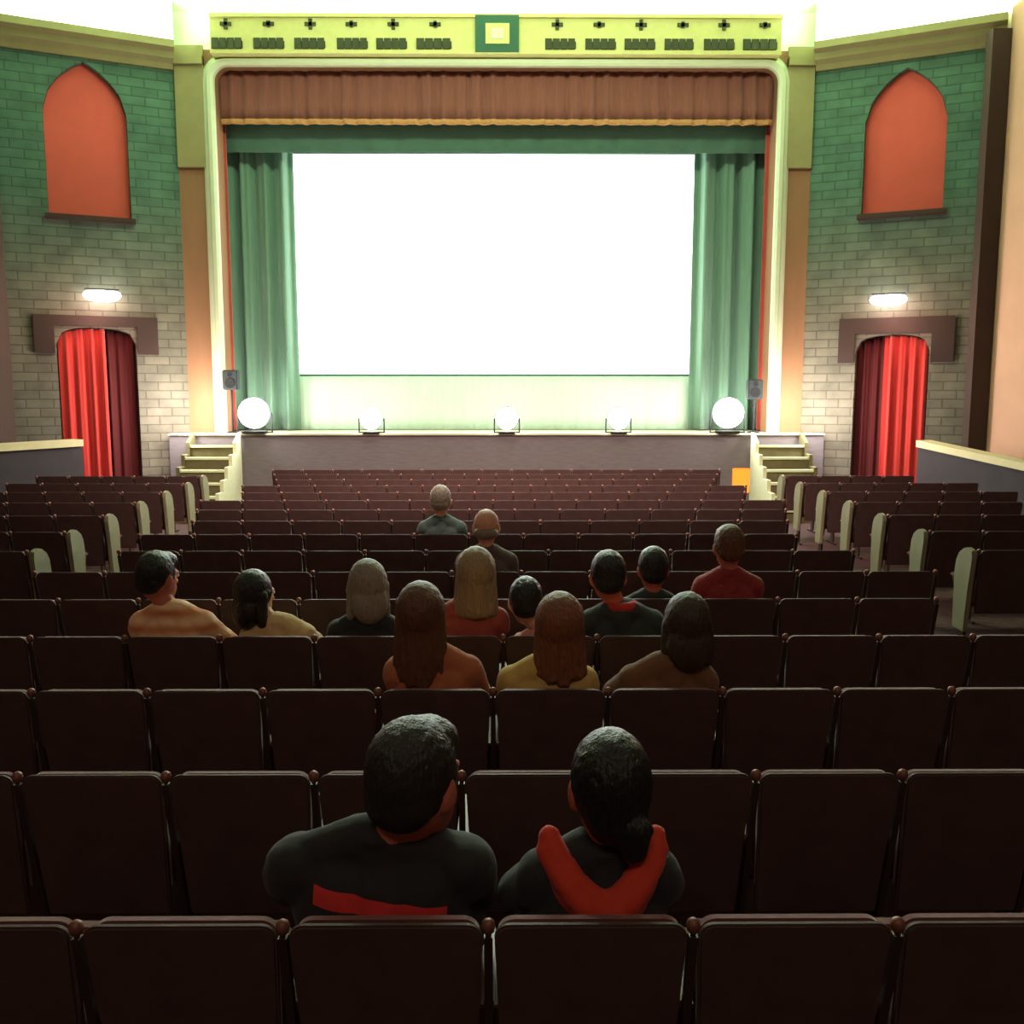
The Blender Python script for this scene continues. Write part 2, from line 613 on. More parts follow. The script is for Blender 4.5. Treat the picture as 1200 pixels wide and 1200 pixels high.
# cream moulding round the opening, swept profile
bm = bmesh.new()
mw = at_y(258, 300, YP).x - at_y(243, 300, YP).x
prof = [(0.0, 0.0), (0.0, -0.10), (0.04, -0.14), (0.10, -0.14), (0.13, -0.09), (mw * 0.8, -0.07), (mw, -0.03), (mw, 0.0)]
base = rounded_open(XI0 + 0.02, XI1 - 0.02, STAGE_Z + 0.002, ZI - 0.02, 0.25, 10)
rings = []
for off, dep in prof:
    r = rounded_open(XI0 + 0.02 - off, XI1 - 0.02 + off, STAGE_Z + 0.002, ZI - 0.02 + off, 0.25 + off, 10)
    rings.append([bm.verts.new((x, YP - 0.002 + dep, z)) for x, z in r])
for a, b in zip(rings, rings[1:] + rings[:1]):
    for k in range(len(a) - 1):
        bm.faces.new((a[k], a[k + 1], b[k + 1], b[k]))
bm.faces.new([r[0] for r in rings])
bm.faces.new([r[-1] for r in rings][::-1])
struct('trim_6', bm, M['cream'])

# upper pilaster slabs and caps, greenish upper light put into the olive colour
bm = bmesh.new()
for xa, xb in ((L0 + 0.01, at_y(240, 100, YP).x), (at_y(922, 100, YP).x, R0 - 0.01)):
    add_box(bm, xa, xb, YP - 0.07, YP - 0.003, WT - 1.7, WT + 0.3)
    add_box(bm, xa, xb, YP - 0.14, YP - 0.003, WT - 0.02, WT + 0.12)
struct('trim_7', bm, M['gold'])

# frieze over the opening
YF = 16.72
fx = lambda px, y=40: at_y(px, y, YF).x
fz = lambda py: at_y(580, py, YF).z
bm = bmesh.new()
FB, FT = fz(64), fz(17)
add_box(bm, fx(246), fx(916), YF, YP + 0.2, FB, FT, 0)
add_box(bm, fx(246), fx(916), YF - 0.05, YF, FT - 0.06, FT, 0)
add_box(bm, fx(246), fx(916), YF - 0.04, YF, FB, FB + 0.05, 0)
for k, x in enumerate((265, 315, 364, 412, 461, 510, 653, 702, 751, 800, 848, 896)):
    zc = fz(29)
    h = 0.085 if k % 2 == 0 else 0.05
    add_box(bm, fx(x) - 0.095, fx(x) + 0.095, YF - 0.025, YF + 0.01, zc - 0.03, zc + 0.03, 1)
    add_box(bm, fx(x) - 0.03, fx(x) + 0.03, YF - 0.025, YF + 0.01, zc - h, zc + h, 1)
for xa, xb in ((248, 284), (297, 333), (345, 381), (395, 431), (441, 477), (488, 529), (639, 675), (686, 722), (732, 768), (779, 813), (825, 861), (871, 911)):
    xa, xb = fx(xa), fx(xb)
    n = 4
    for q in range(n):
        u0, u1 = xa + (xb - xa) * q / n, xa + (xb - xa) * (q + 0.86) / n
        add_box(bm, u0, u1, YF - 0.03, YF + 0.01, fz(58), fz(45.5), 1)
    add_box(bm, xa, xb, YF - 0.02, YF + 0.01, fz(57), fz(49), 1)
# square cartouche
add_box(bm, fx(557), fx(608), YF - 0.06, YF + 0.01, fz(62), fz(19), 2)
add_box(bm, fx(569), fx(597), YF - 0.075, YF, fz(53), fz(29), 0)
add_box(bm, fx(576), fx(590), YF - 0.085, YF, fz(47), fz(35), 3)
struct('trim_8', bm, [M['frieze'], M['frieze_dark'], M['frieze_green'], M['cream']])

# ------------------------------------------------------------------ stage
bm = bmesh.new()
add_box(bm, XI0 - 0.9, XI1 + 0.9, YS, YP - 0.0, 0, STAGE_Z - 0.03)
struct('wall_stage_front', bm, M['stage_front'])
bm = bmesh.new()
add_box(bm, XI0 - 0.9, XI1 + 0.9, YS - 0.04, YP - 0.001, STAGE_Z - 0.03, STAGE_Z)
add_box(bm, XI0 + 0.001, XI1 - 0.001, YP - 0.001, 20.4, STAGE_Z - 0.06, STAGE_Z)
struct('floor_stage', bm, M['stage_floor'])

# screen ------------------------------------------------------------------------------
YC = 18.4
sx0, sx1 = at_y(345, 300, YC).x, at_y(811, 300, YC).x
sz0, sz1 = at_y(580, 438, YC).z, at_y(580, 181, YC).z
t = thing('cinema_screen', 'large glowing white cinema screen between the green stage curtains', 'screen', ((sx0 + sx1) / 2, YC, STAGE_Z))
w, h0, h1 = (sx1 - sx0) / 2, sz0 - STAGE_Z, sz1 - STAGE_Z
bm = bmesh.new()
add_box(bm, -w, w, 0.0, 0.02, h0, h1)
link('screen_sheet', bm, M['screen'], t)
bm = bmesh.new()
for a in ((-w - 0.12, -w - 0.002, h0 - 0.12, h1 + 0.12), (w + 0.002, w + 0.12, h0 - 0.12, h1 + 0.12), (-w - 0.002, w + 0.002, h1 + 0.002, h1 + 0.12), (-w - 0.002, w + 0.002, h0 - 0.12, h0 - 0.002)):
    add_box(bm, a[0], a[1], -0.02, 0.06, a[2], a[3])
link('screen_frame', bm, M['green_border'], t)
for s in (-1, 1):
    bm = bmesh.new()
    add_box(bm, s * w * 0.8 - 0.05, s * w * 0.8 + 0.05, 0.08, 0.16, 0.0, h1)
    add_box(bm, s * w * 0.8 - 0.05, s * w * 0.8 + 0.05, -0.2 + 0.28, 0.7, 0.0, 0.06)
    link('post', bm, M['black'], t)

# pale skirt under the screen
yk = 18.25
bm = bmesh.new()
kx0, kx1 = at_y(322, 470, yk).x, at_y(838, 470, yk).x
pleats(bm, kx0, kx1, STAGE_Z + 0.01, at_y(580, 441, yk).z, yk, 0.012, 30, 4)
tag(link('stage_skirt', bm, M['skirt'], smooth=True), 'pale mint cloth skirt hanging below the white screen', 'curtain')

# curtains ----------------------------------------------------------------------------
yv = 17.25
bm = bmesh.new()
vx0, vx1 = XI0 + 0.03, XI1 - 0.03
t = thing('stage_valance', 'red pleated valance with pale fringe across the top of the stage opening', 'curtain', (0, yv, at_y(580, 140, yv).z))
z0 = t.location.z
pleats(bm, vx0, vx1, 0.0, ZI + 0.1 - z0, 0, 0.035, 34, 4, jit=0.5)
link('pleated_cloth', bm, M['red_valance'], t, smooth=True)
bm = bmesh.new()
pleats(bm, vx0, vx1, at_y(580, 146, yv).z - z0, 0.0, -0.02, 0.03, 34, 2, th=0.03, jit=0.5)
link('fringe', bm, M['fringe'], t, smooth=True)

yb = 17.64
bm = bmesh.new()
pleats(bm, XI0 - 0.3, XI1 + 0.3, at_y(580, 179, yb).z, ZI + 0.2, yb, 0.012, 16, 3)
tag(link('border_curtain', bm, M['green_border'], smooth=True), 'dark green border curtain hanging just above the white screen', 'curtain')

yg = 18.02
for s, pa, pb, lab in ((-1, 255, 346, 'tall green stage curtain hanging left of the white screen'), (1, 812, 912, 'tall green stage curtain hanging right of the white screen')):
    bm = bmesh.new()
    a, b = at_y(pa, 300, yg).x, at_y(pb, 300, yg).x
    pleats(bm, a, b, STAGE_Z + 0.02, at_y(580, 140, yg).z, yg, 0.16, 4, 10, phase=0.2)
    tag(link('stage_curtain', bm, M['green_drape'], smooth=True), lab, 'curtain', 'green stage curtains')
yr = 17.5
for pa, pb, lab in ((254, 270, 'narrow red side curtain at the left edge of the stage opening'), (893, 911, 'narrow red side curtain at the right edge of the stage opening')):
    bm = bmesh.new()
    a, b = at_y(pa, 300, yr).x, at_y(pb, 300, yr).x
    pleats(bm, a, b, STAGE_Z + 0.02, at_y(580, 130, yr).z, yr, 0.03, 2, 8)
    tag(link('side_curtain', bm, M['red_leg'], smooth=True), lab, 'curtain', 'red side curtains')

# footlights --------------------------------------------------------------------------
yl = 16.60


def footlight(px, label, big=False):
    p = at_y(px, 490, yl)
    s = 1.5 if big else 1.1
    t = thing('floodlight' if big else 'footlight', label, 'lamp', (p.x, yl, STAGE_Z), 0, 'lights along the stage edge')
    bm = bmesh.new()
    add_box(bm, -0.13 * s, 0.13 * s, -0.08 * s, 0.10 * s, 0.0, 0.03 * s)
    link('base', bm, M['lamp_metal'], t, bevel=0.008)
    bm = bmesh.new()
    add_lathe(bm, [(0.05 * s, 0.02), (0.10 * s, 0.025), (0.17 * s, -0.02), (0.185 * s, -0.06), (0.19 * s, -0.06), (0.18 * s, 0.0), (0.11 * s, 0.06), (0.03 * s, 0.07)], c=(0, 0.05 * s, 0.24 * s), axis='Y')
    link('reflector', bm, M['lamp_metal'], t, smooth=True)
    bm = bmesh.new()
    for q in (-1, 1):
        add_tube(bm, (q * 0.2 * s, 0.03, 0.02), (q * 0.2 * s, 0.03, 0.24 * s), 0.012, 0.012, 8, False)
    add_box(bm, -0.21 * s, 0.21 * s, 0.018, 0.042, 0.008, 0.03)
    link('yoke', bm, M['lamp_metal'], t)
    bm = bmesh.new()
    add_ell(bm, (0, -0.03 * s, 0.24 * s), (0.175 * s, 0.14 * s, 0.175 * s), sub=3)
    link('globe', bm, M['globe_big' if big else 'globe'], t, smooth=True)
    return t


footlight(435, 'glaring footlight on stage edge, second from left, below left part of screen')
footlight(594, 'glaring footlight at the middle of the stage edge')
footlight(725, 'glaring footlight on stage edge, second from right, below right part of screen')
footlight(298, 'large glaring floodlight at the left corner of the stage', True)
footlight(853, 'large glaring floodlight at the right corner of the stage', True)

for px, py, lab in ((271, 447, 'small dark loudspeaker on a stand at the left stage corner'), (884, 458, 'small dark loudspeaker on a stand at the right stage corner')):
    p = at_y(px, py, 16.88)
    t = thing('loudspeaker', lab, 'speaker', (p.x, 16.88, STAGE_Z))
    h = p.z - STAGE_Z
    bm = bmesh.new()
    add_box(bm, -0.13, 0.13, -0.09, 0.09, h - 0.15, h + 0.2)
    link('cabinet', bm, M['speaker'], t, bevel=0.015)
    bm = bmesh.new()
    add_lathe(bm, [(0.085, -0.088), (0.09, -0.1), (0.075, -0.1), (0.03, -0.092)], c=(0, 0, h - 0.03), axis='Y')
    add_lathe(bm, [(0.035, -0.088), (0.04, -0.098), (0.02, -0.094)], c=(0, 0, h + 0.12), axis='Y')
    link('driver', bm, M['black'], t)
    bm = bmesh.new()
    add_tube(bm, (0, 0, 0.0), (0, 0, h - 0.15), 0.018, 0.018, 10, False)
    link('pole', bm, M['lamp_metal'], t)
    bm = bmesh.new()
    add_lathe(bm, [(0.11, 0.0), (0.11, 0.015), (0.03, 0.03)])
    link('base', bm, M['lamp_metal'], t)

# stage stairs ------------------------------------------------------------------------
for side, xa, xb, lab in ((-1, at_y(217, 520, 16.2).x, at_y(276, 520, 16.2).x, 'wooden stairs with pale edges leading up to the left end of the stage'),
                          (1, at_y(886, 520, 16.2).x, at_y(948, 520, 16.2).x, 'wooden stairs with pale edges leading up to the right end of the stage')):
    n = 6
    run = 0.27
    y1 = YS - 0.045
    t = thing('stage_stairs', lab, 'stairs', ((xa + xb) / 2, y1 - n * run, 0))
    hw = (xb - xa) / 2
    rise = STAGE_Z / (n + 1)
    for k in range(n):
        bm = bmesh.new()
        add_box(bm, -hw + 0.06, hw - 0.06, k * run, n * run - 0.0, k * rise + 0.003 if k else 0.0, (k + 1) * rise - 0.04) if False else add_box(bm, -hw + 0.061, hw - 0.061, k * run, (k + 1) * run, 0.0, (k + 1) * rise - 0.035)
        s = link('step', bm, M['stair'], t)
        bm = bmesh.new()
        add_box(bm, -hw + 0.061, hw - 0.061, k * run - 0.03, (k + 1) * run, (k + 1) * rise - 0.034, (k + 1) * rise)
        o = link('tread', bm, M['stair'], s, bevel=0.006)
        bm = bmesh.new()
        add_box(bm, -hw + 0.061, hw - 0.061, k * run - 0.036, k * run - 0.031, (k + 1) * rise - 0.034, (k + 1) * rise + 0.002)
        add_box(bm, -hw + 0.061, hw - 0.061, k * run - 0.036, k * run + 0.03, (k + 1) * rise + 0.0005, (k + 1) * rise + 0.004)
        link('nosing', bm, M['nosing'], s)
    for q in (-1, 1):
        pts = [(-0.05, 0.0), (n * run, 0.0), (n * run, STAGE_Z + 0.02)]
        for k in range(n - 1, -1, -1):
            pts.append((k * run - 0.05, (k + 1) * rise + 0.05 if k < n else STAGE_Z))
            pts.append((k * run - 0.05, k * rise + 0.05))
        out = []
        for p in pts[:-1]:
            if not out or abs(p[0] - out[-1][0]) + abs(p[1] - out[-1][1]) > 1e-4:
                out.append(p)
        bm = bmesh.new()
        x = q * (hw - 0.03)
        add_prism(bm, out, x - 0.03, x + 0.03, YZ)
        link('stringer', bm, M['nosing'] if q == -side else M['stair'], t)

# low ramp walls with cream ledges ---------------------------------------------------------
for side, pa, pb, nm, tn in ((1, (1082, 520, 15.3), (1230, 552, 13.0), 'wall_ramp_right', 'trim_9'), (-1, (92, 519, 15.3), (-40, 527, 13.9), 'wall_ramp_left', 'trim_10')):
    A, B = at_y(*pa), at_y(*pb)
    d = Vector((B.x - A.x, B.y - A.y, 0)).normalized()
    nn = Vector((-d.y, d.x, 0)) * 0.11
    bm = bmesh.new()
    vs = []
    for P in (A, B):
        for s in (-1, 1):
            for z in (0.0, P.z - 0.05):
                vs.append(bm.verts.new((P.x + nn.x * s, P.y + nn.y * s, z)))
    bmesh.ops.convex_hull(bm, input=bm.verts)
    struct(nm, bm, M['low_wall'])
    bm = bmesh.new()
    for P in (A, B):
        for s in (-1.35, 1.35):
            for z in (P.z - 0.049, P.z + 0.06):
                bm.verts.new((P.x + nn.x * s, P.y + nn.y * s, z))
    bmesh.ops.convex_hull(bm, input=bm.verts)
    struct(tn, bm, M['ledge'])

# yellow board on a post by the right stairs
p = at_y(868, 563, 12.9)
t = thing('notice_board', 'small yellow board on a dark post beside the right stage stairs', 'sign', (p.x, 12.9, 0))
bm = bmesh.new()
add_box(bm, -0.12, 0.12, -0.02, 0.0, p.z - 0.17, p.z + 0.17)
link('board', bm, M['yellow'], t, bevel=0.012)
bm = bmesh.new()
add_tube(bm, (0, 0.018, 0.02), (0, 0.018, p.z + 0.1), 0.016, 0.016, 10, False)
link('post', bm, M['lamp_metal'], t)
bm = bmesh.new()
add_lathe(bm, [(0.15, 0.0), (0.15, 0.02), (0.03, 0.04)])
link('base', bm, M['lamp_metal'], t)

# ------------------------------------------------------------------ seats
PITCHX = 0.47


def seat_outline(hw, z0, z1, r):
    pts = [(-hw + 0.02, z0), (hw - 0.02, z0)]
    for k in range(7):
        a = (PI / 2) * k / 6
        pts.append((hw - r + r * math.cos(a), z1 - r + r * math.sin(a)))
    for k in range(7):
        a = PI / 2 + (PI / 2) * k / 6
        pts.append((-hw + r + r * math.cos(a), z1 - r + r * math.sin(a)))
    return pts


LEAN = 0.17


def leanfn(u, v, a):
    return (u, a + (0.86 - v) * LEAN, v)


def make_seat(occupied=False):
    t = bpy.data.objects.new('theatre_seat', None)
    COL.objects.link(t)
    t.empty_display_size = 0.1
    bm = bmesh.new()
    add_prism(bm, seat_outline(0.221, 0.34, 0.86, 0.035), 0.0, 0.022, leanfn)
    link('back_shell', bm, M['shell'], t, bevel=0.006)
    bm = bmesh.new()
    add_prism(bm, seat_outline(0.214, 0.40, 0.85, 0.04), 0.0225, 0.085, leanfn)
    link('backrest', bm, M['velvet'], t, bevel=0.022, seg=3)
    bm = bmesh.new()
    if occupied:
        add_box(bm, -0.200, 0.200, 0.165, 0.58, 0.32, 0.40)
    else:
        add_box(bm, -0.200, 0.200, 0.245, 0.325, 0.36, 0.70)
    link('seat_cushion', bm, M['velvet'], t, bevel=0.025, seg=3)
    st = stand_bm(-0.235)
    s = link('standard', st, M['iron'], t)
    bm = bmesh.new()
    add_box(bm, -0.257, -0.213, 0.08, 0.42, 0.585, 0.615)
    link('armrest', bm, M['arm_wood'], s, bevel=0.01)
    bm = bmesh.new()
    add_lathe(bm, [(0.006, 0.0), (0.008, 0.008), (0.014, 0.014), (0.017, 0.026), (0.014, 0.037), (0.006, 0.043)], 14, c=(-0.235, 0.012, 0.828))
    link('knob', bm, M['knob'], s, smooth=True)
    return t


def stand_bm(x):
    bm = bmesh.new()
    add_box(bm, x - 0.011, x + 0.011, 0.09, 0.40, 0.0, 0.03)
    add_prism(bm, [(0.17, 0.03), (0.27, 0.03), (0.25, 0.30), (0.40, 0.585), (0.09, 0.585), (0.16, 0.30)], x - 0.011, x + 0.011, YZ)
    add_prism(bm, [(0.0, 0.83), (0.024, 0.83), (0.13, 0.40), (0.155, 0.30), (0.13, 0.30)], x - 0.010, x + 0.010, YZ)
    return bm


PROTO = {False: make_seat(False), True: make_seat(True)}
USED = {False: False, True: False}
# end parts
end_meshes = {}
bm = stand_bm(0.235)
END_STD = link('standard', bm, M['iron'])
bm = bmesh.new()
add_box(bm, 0.213, 0.257, 0.08, 0.42, 0.585, 0.615)
a_ = link('armrest', bm, M['arm_wood'], END_STD, bevel=0.01)
bm = bmesh.new()
add_lathe(bm, [(0.006, 0.0), (0.008, 0.008), (0.014, 0.014), (0.017, 0.026), (0.014, 0.037), (0.006, 0.043)], 14, c=(0.235, 0.012, 0.828))
link('knob', bm, M['knob'], END_STD, smooth=True)
# aisle end panel: tall painted panel with a curved top
pp = [(0.06, 0.20), (0.25, 0.20), (0.26, 0.66), (0.24, 0.76), (0.20, 0.82), (0.13, 0.86), (0.06, 0.875), (-0.01, 0.86), (-0.02, 0.80), (0.02, 0.55)]
bm = bmesh.new()
add_prism(bm, pp, 0.262, 0.30, YZ)
PAN_R = link('end_panel', bm, M['panel_cream'], bevel=0.008)
PAN_R['label'] = 'cream painted aisle panel'
bm = bmesh.new()
add_prism(bm, pp, -0.30, -0.262, YZ)
PAN_L = link('end_panel', bm, M['panel_cream'], bevel=0.008)
PAN_L['label'] = 'cream painted aisle panel'
END_USED = {'std': False, 'l': False, 'r': False}


def attach(key, o, parent):
    if END_USED[key]:
        c = copy_tree(o, parent)
    else:
        END_USED[key] = True
        o.parent = parent


SEATS = []


def put_seat(x, y, label, group, occ=False, rz=0.0, end=None, panel=None):
    if USED[occ]:
        t = copy_tree(PROTO[occ])
    else:
        USED[occ] = True
        t = PROTO[occ]
    t.location = (x, y, 0)
    t.rotation_euler = (0, 0, rz)
    tag(t, label, 'seat', group)
    if end:
        attach('std', END_STD, t)
    if panel:
        attach(panel, PAN_L if panel == 'l' else PAN_R, t)
    SEATS.append(t)
    return t


ORD = ['zeroth', 'first', 'second', 'third', 'fourth', 'fifth', 'sixth', 'seventh', 'eighth', 'ninth', 'tenth', 'eleventh', 'twelfth', 'thirteenth', 'fourteenth', 'fifteenth', 'sixteenth', 'seventeenth']
ROWD = [2.0 + 0.85 * k for k in range(16)]


def row_name(k):
    if k == 0:
        return 'the nearest row'
    if k <= 8:
        return f'the {ORD[k + 1]} nearest row'
    f = 16 - k
    return 'the front row by the stage' if f == 1 else f'the {ORD[f]} row back from the stage'


def px_x(px, py, d):
    return at_y(px, py, d).x


# people: (key, px of body, row, lean px of head, ...)
PPL = [
    dict(k='A', px=447, row=0, top=846, lean=38), dict(k='B', px=714, row=0, top=856, lean=0),
    dict(k='C', px=500, row=2, top=682, lean=-6), dict(k='D', px=655, row=2, top=694, lean=0), dict(k='E', px=803, row=2, top=694, lean=0),
    dict(k='F', px=548, row=3, top=641, lean=10), dict(k='G', px=428, row=3, top=655, lean=4), dict(k='H', px=186, row=3, top=645, lean=2),
    dict(k='I', px=314, row=3, top=668, lean=-14), dict(k='Q', px=632, row=3, top=676, lean=-16), dict(k='J', px=728, row=3, top=645, lean=-16),
    dict(k='P', px=772, row=4, top=640, lean=-8), dict(k='K', px=852, row=4, top=614, lean=0),
    dict(k='M', px=570, row=5, top=594, lean=0), dict(k='N', px=517, row=7, top=568, lean=0),
]
ROWREF = {0: (80 + 128, 1085), 1: (15 + 90, 905), 2: (510, 805), 3: (423, 745), 4: (772, 700), 5: (570, 665), 7: (517, 625)}
NSEAT = {}
placed = {}
for k, d in enumerate(ROWD):
    if k in ROWREF:
        c0 = px_x(ROWREF[k][0], ROWREF[k][1], d)
    else:
        c0 = 0.0 if k % 2 else PITCHX / 2
    ymid = 600
    half_frame = 600 / FPX * (d * 0.992 + 0.14) + 0.22
    half = min(half_frame, 2.85 if d < 9.5 else (3.1 if d < 13.5 else 3.35))
    i0 = math.ceil((-half + CAM_X * (1 if half == half_frame else 0) - c0) / PITCHX)
    i1 = math.floor((half + CAM_X * (1 if half == half_frame else 0) - c0) / PITCHX)
    xs = [c0 + PITCHX * i for i in range(i0, i1 + 1)]
    occ = {}
    for p in PPL:
        if p['row'] == k:
            X = px_x(p['px'], 640 + 0 * p['top'], d + 0.25)
            # true body x: use head height ray
            X = at_y(p['px'], p['top'] + 60, d + 0.25).x
            i = min(range(len(xs)), key=lambda q: abs(xs[q] - X))
            occ[i] = p['k']
            placed[p['k']] = (xs[i], d)
    for i, x in enumerate(xs):
        whole = half != half_frame
        what = 'dark maroon theatre seat'
        if i == 0 and whole:
            pos = 'first seat from the left aisle'
        else:
            pos = f'{ORD[i + 1]} seat from the left ' + ('aisle' if whole else 'picture edge')
        lab = f'{what} of the centre block, {pos}, in {row_name(k)}'
        lab = f'maroon theatre seat, {pos.replace(" seat", "")}, centre block, {row_name(k).replace("the ", "", 1)}'
        put_seat(x, d, lab, f'centre block seats in {row_name(k)}', occ=(i in occ), end=(i == len(xs) - 1))

# side blocks
SIDE = [7.1, 8.1, 9.2, 10.3, 11.4, 12.5, 13.6]
nseats_side = 0
SIDEX = {-1: [(40, 645), (83, 624), (127, 604), (164, 588), (194, 575), (220, 566), (238, 560)],
         1: [(1138, 655), (1082, 628), (1034, 606), (996, 590), (965, 577), (938, 566), (917, 558)]}
for side in (-1, 1):
    for k, d in enumerate(SIDE):
        px, py = SIDEX[side][k]
        xe = at_y(px, py, d).x                      # aisle face of the panel
        c = xe + side * 0.30
        lim = min(600 / FPX * d + 0.3 + (CAM_X if side > 0 else -CAM_X), (7.4 if d < 12 else 6.6) if side < 0 else (6.6 if d < 12.6 else 6.2))
        j = 0
        while abs(c) + 0.24 < lim + 0.25 and j < 8:
            sname = 'left' if side < 0 else 'right'
            rn = f'{ORD[k + 1]} visible row of the {sname} side block'
            if j == 0:
                lab = f'maroon aisle seat with cream end panel, {rn}'
            else:
                lab = f'maroon theatre seat, {ORD[j + 1]} from the aisle, {rn}'
            if side < 0:
                put_seat(c, d, lab, f'{sname} side block seats', end=(j == 0), panel=('r' if j == 0 else None))
            else:
                put_seat(c, d, lab, f'{sname} side block seats', panel=('l' if j == 0 else None))
            c += side * PITCHX
            j += 1
            nseats_side += 1
print('seats', len(SEATS), 'side', nseats_side)
for k in END_USED:
    if not END_USED[k]:
        bpy.data.objects.remove({'std': END_STD, 'l': PAN_L, 'r': PAN_R}[k])


# ------------------------------------------------------------------ people
def blob(name, fill, m, parent, voxel, smooth=3, noise=None):
    bm = bmesh.new()
    fill(bm)
    me = bpy.data.meshes.new(name + '_raw')
    bm.to_mesh(me)
    bm.free()
    o = bpy.data.objects.new(name + '_raw', me)
    COL.objects.link(o)
    r = o.modifiers.new('r', 'REMESH')
    r.mode = 'VOXEL'
    r.voxel_size = voxel
    s = o.modifiers.new('s', 'SMOOTH')
    s.factor = 0.5
    s.iterations = smooth
    if noise:
        tx = bpy.data.textures.new('n', 'CLOUDS')
        tx.noise_scale = noise[0]
        dmod = o.modifiers.new('d', 'DISPLACE')
        dmod.texture = tx
        dmod.strength = noise[1]
        dmod.texture_coords = 'LOCAL'
    bpy.context.view_layer.update()
    dg = bpy.context.evaluated_depsgraph_get()
    new = bpy.data.meshes.new_from_object(o.evaluated_get(dg))
    bpy.data.objects.remove(o)
    new.name = name
    new.materials.clear()
    new.materials.append(m)
    new.polygons.foreach_set('use_smooth', [True] * len(new.polygons))
    ob = bpy.data.objects.new(name, new)
    COL.objects.link(ob)
    ob.parent = parent
    return ob


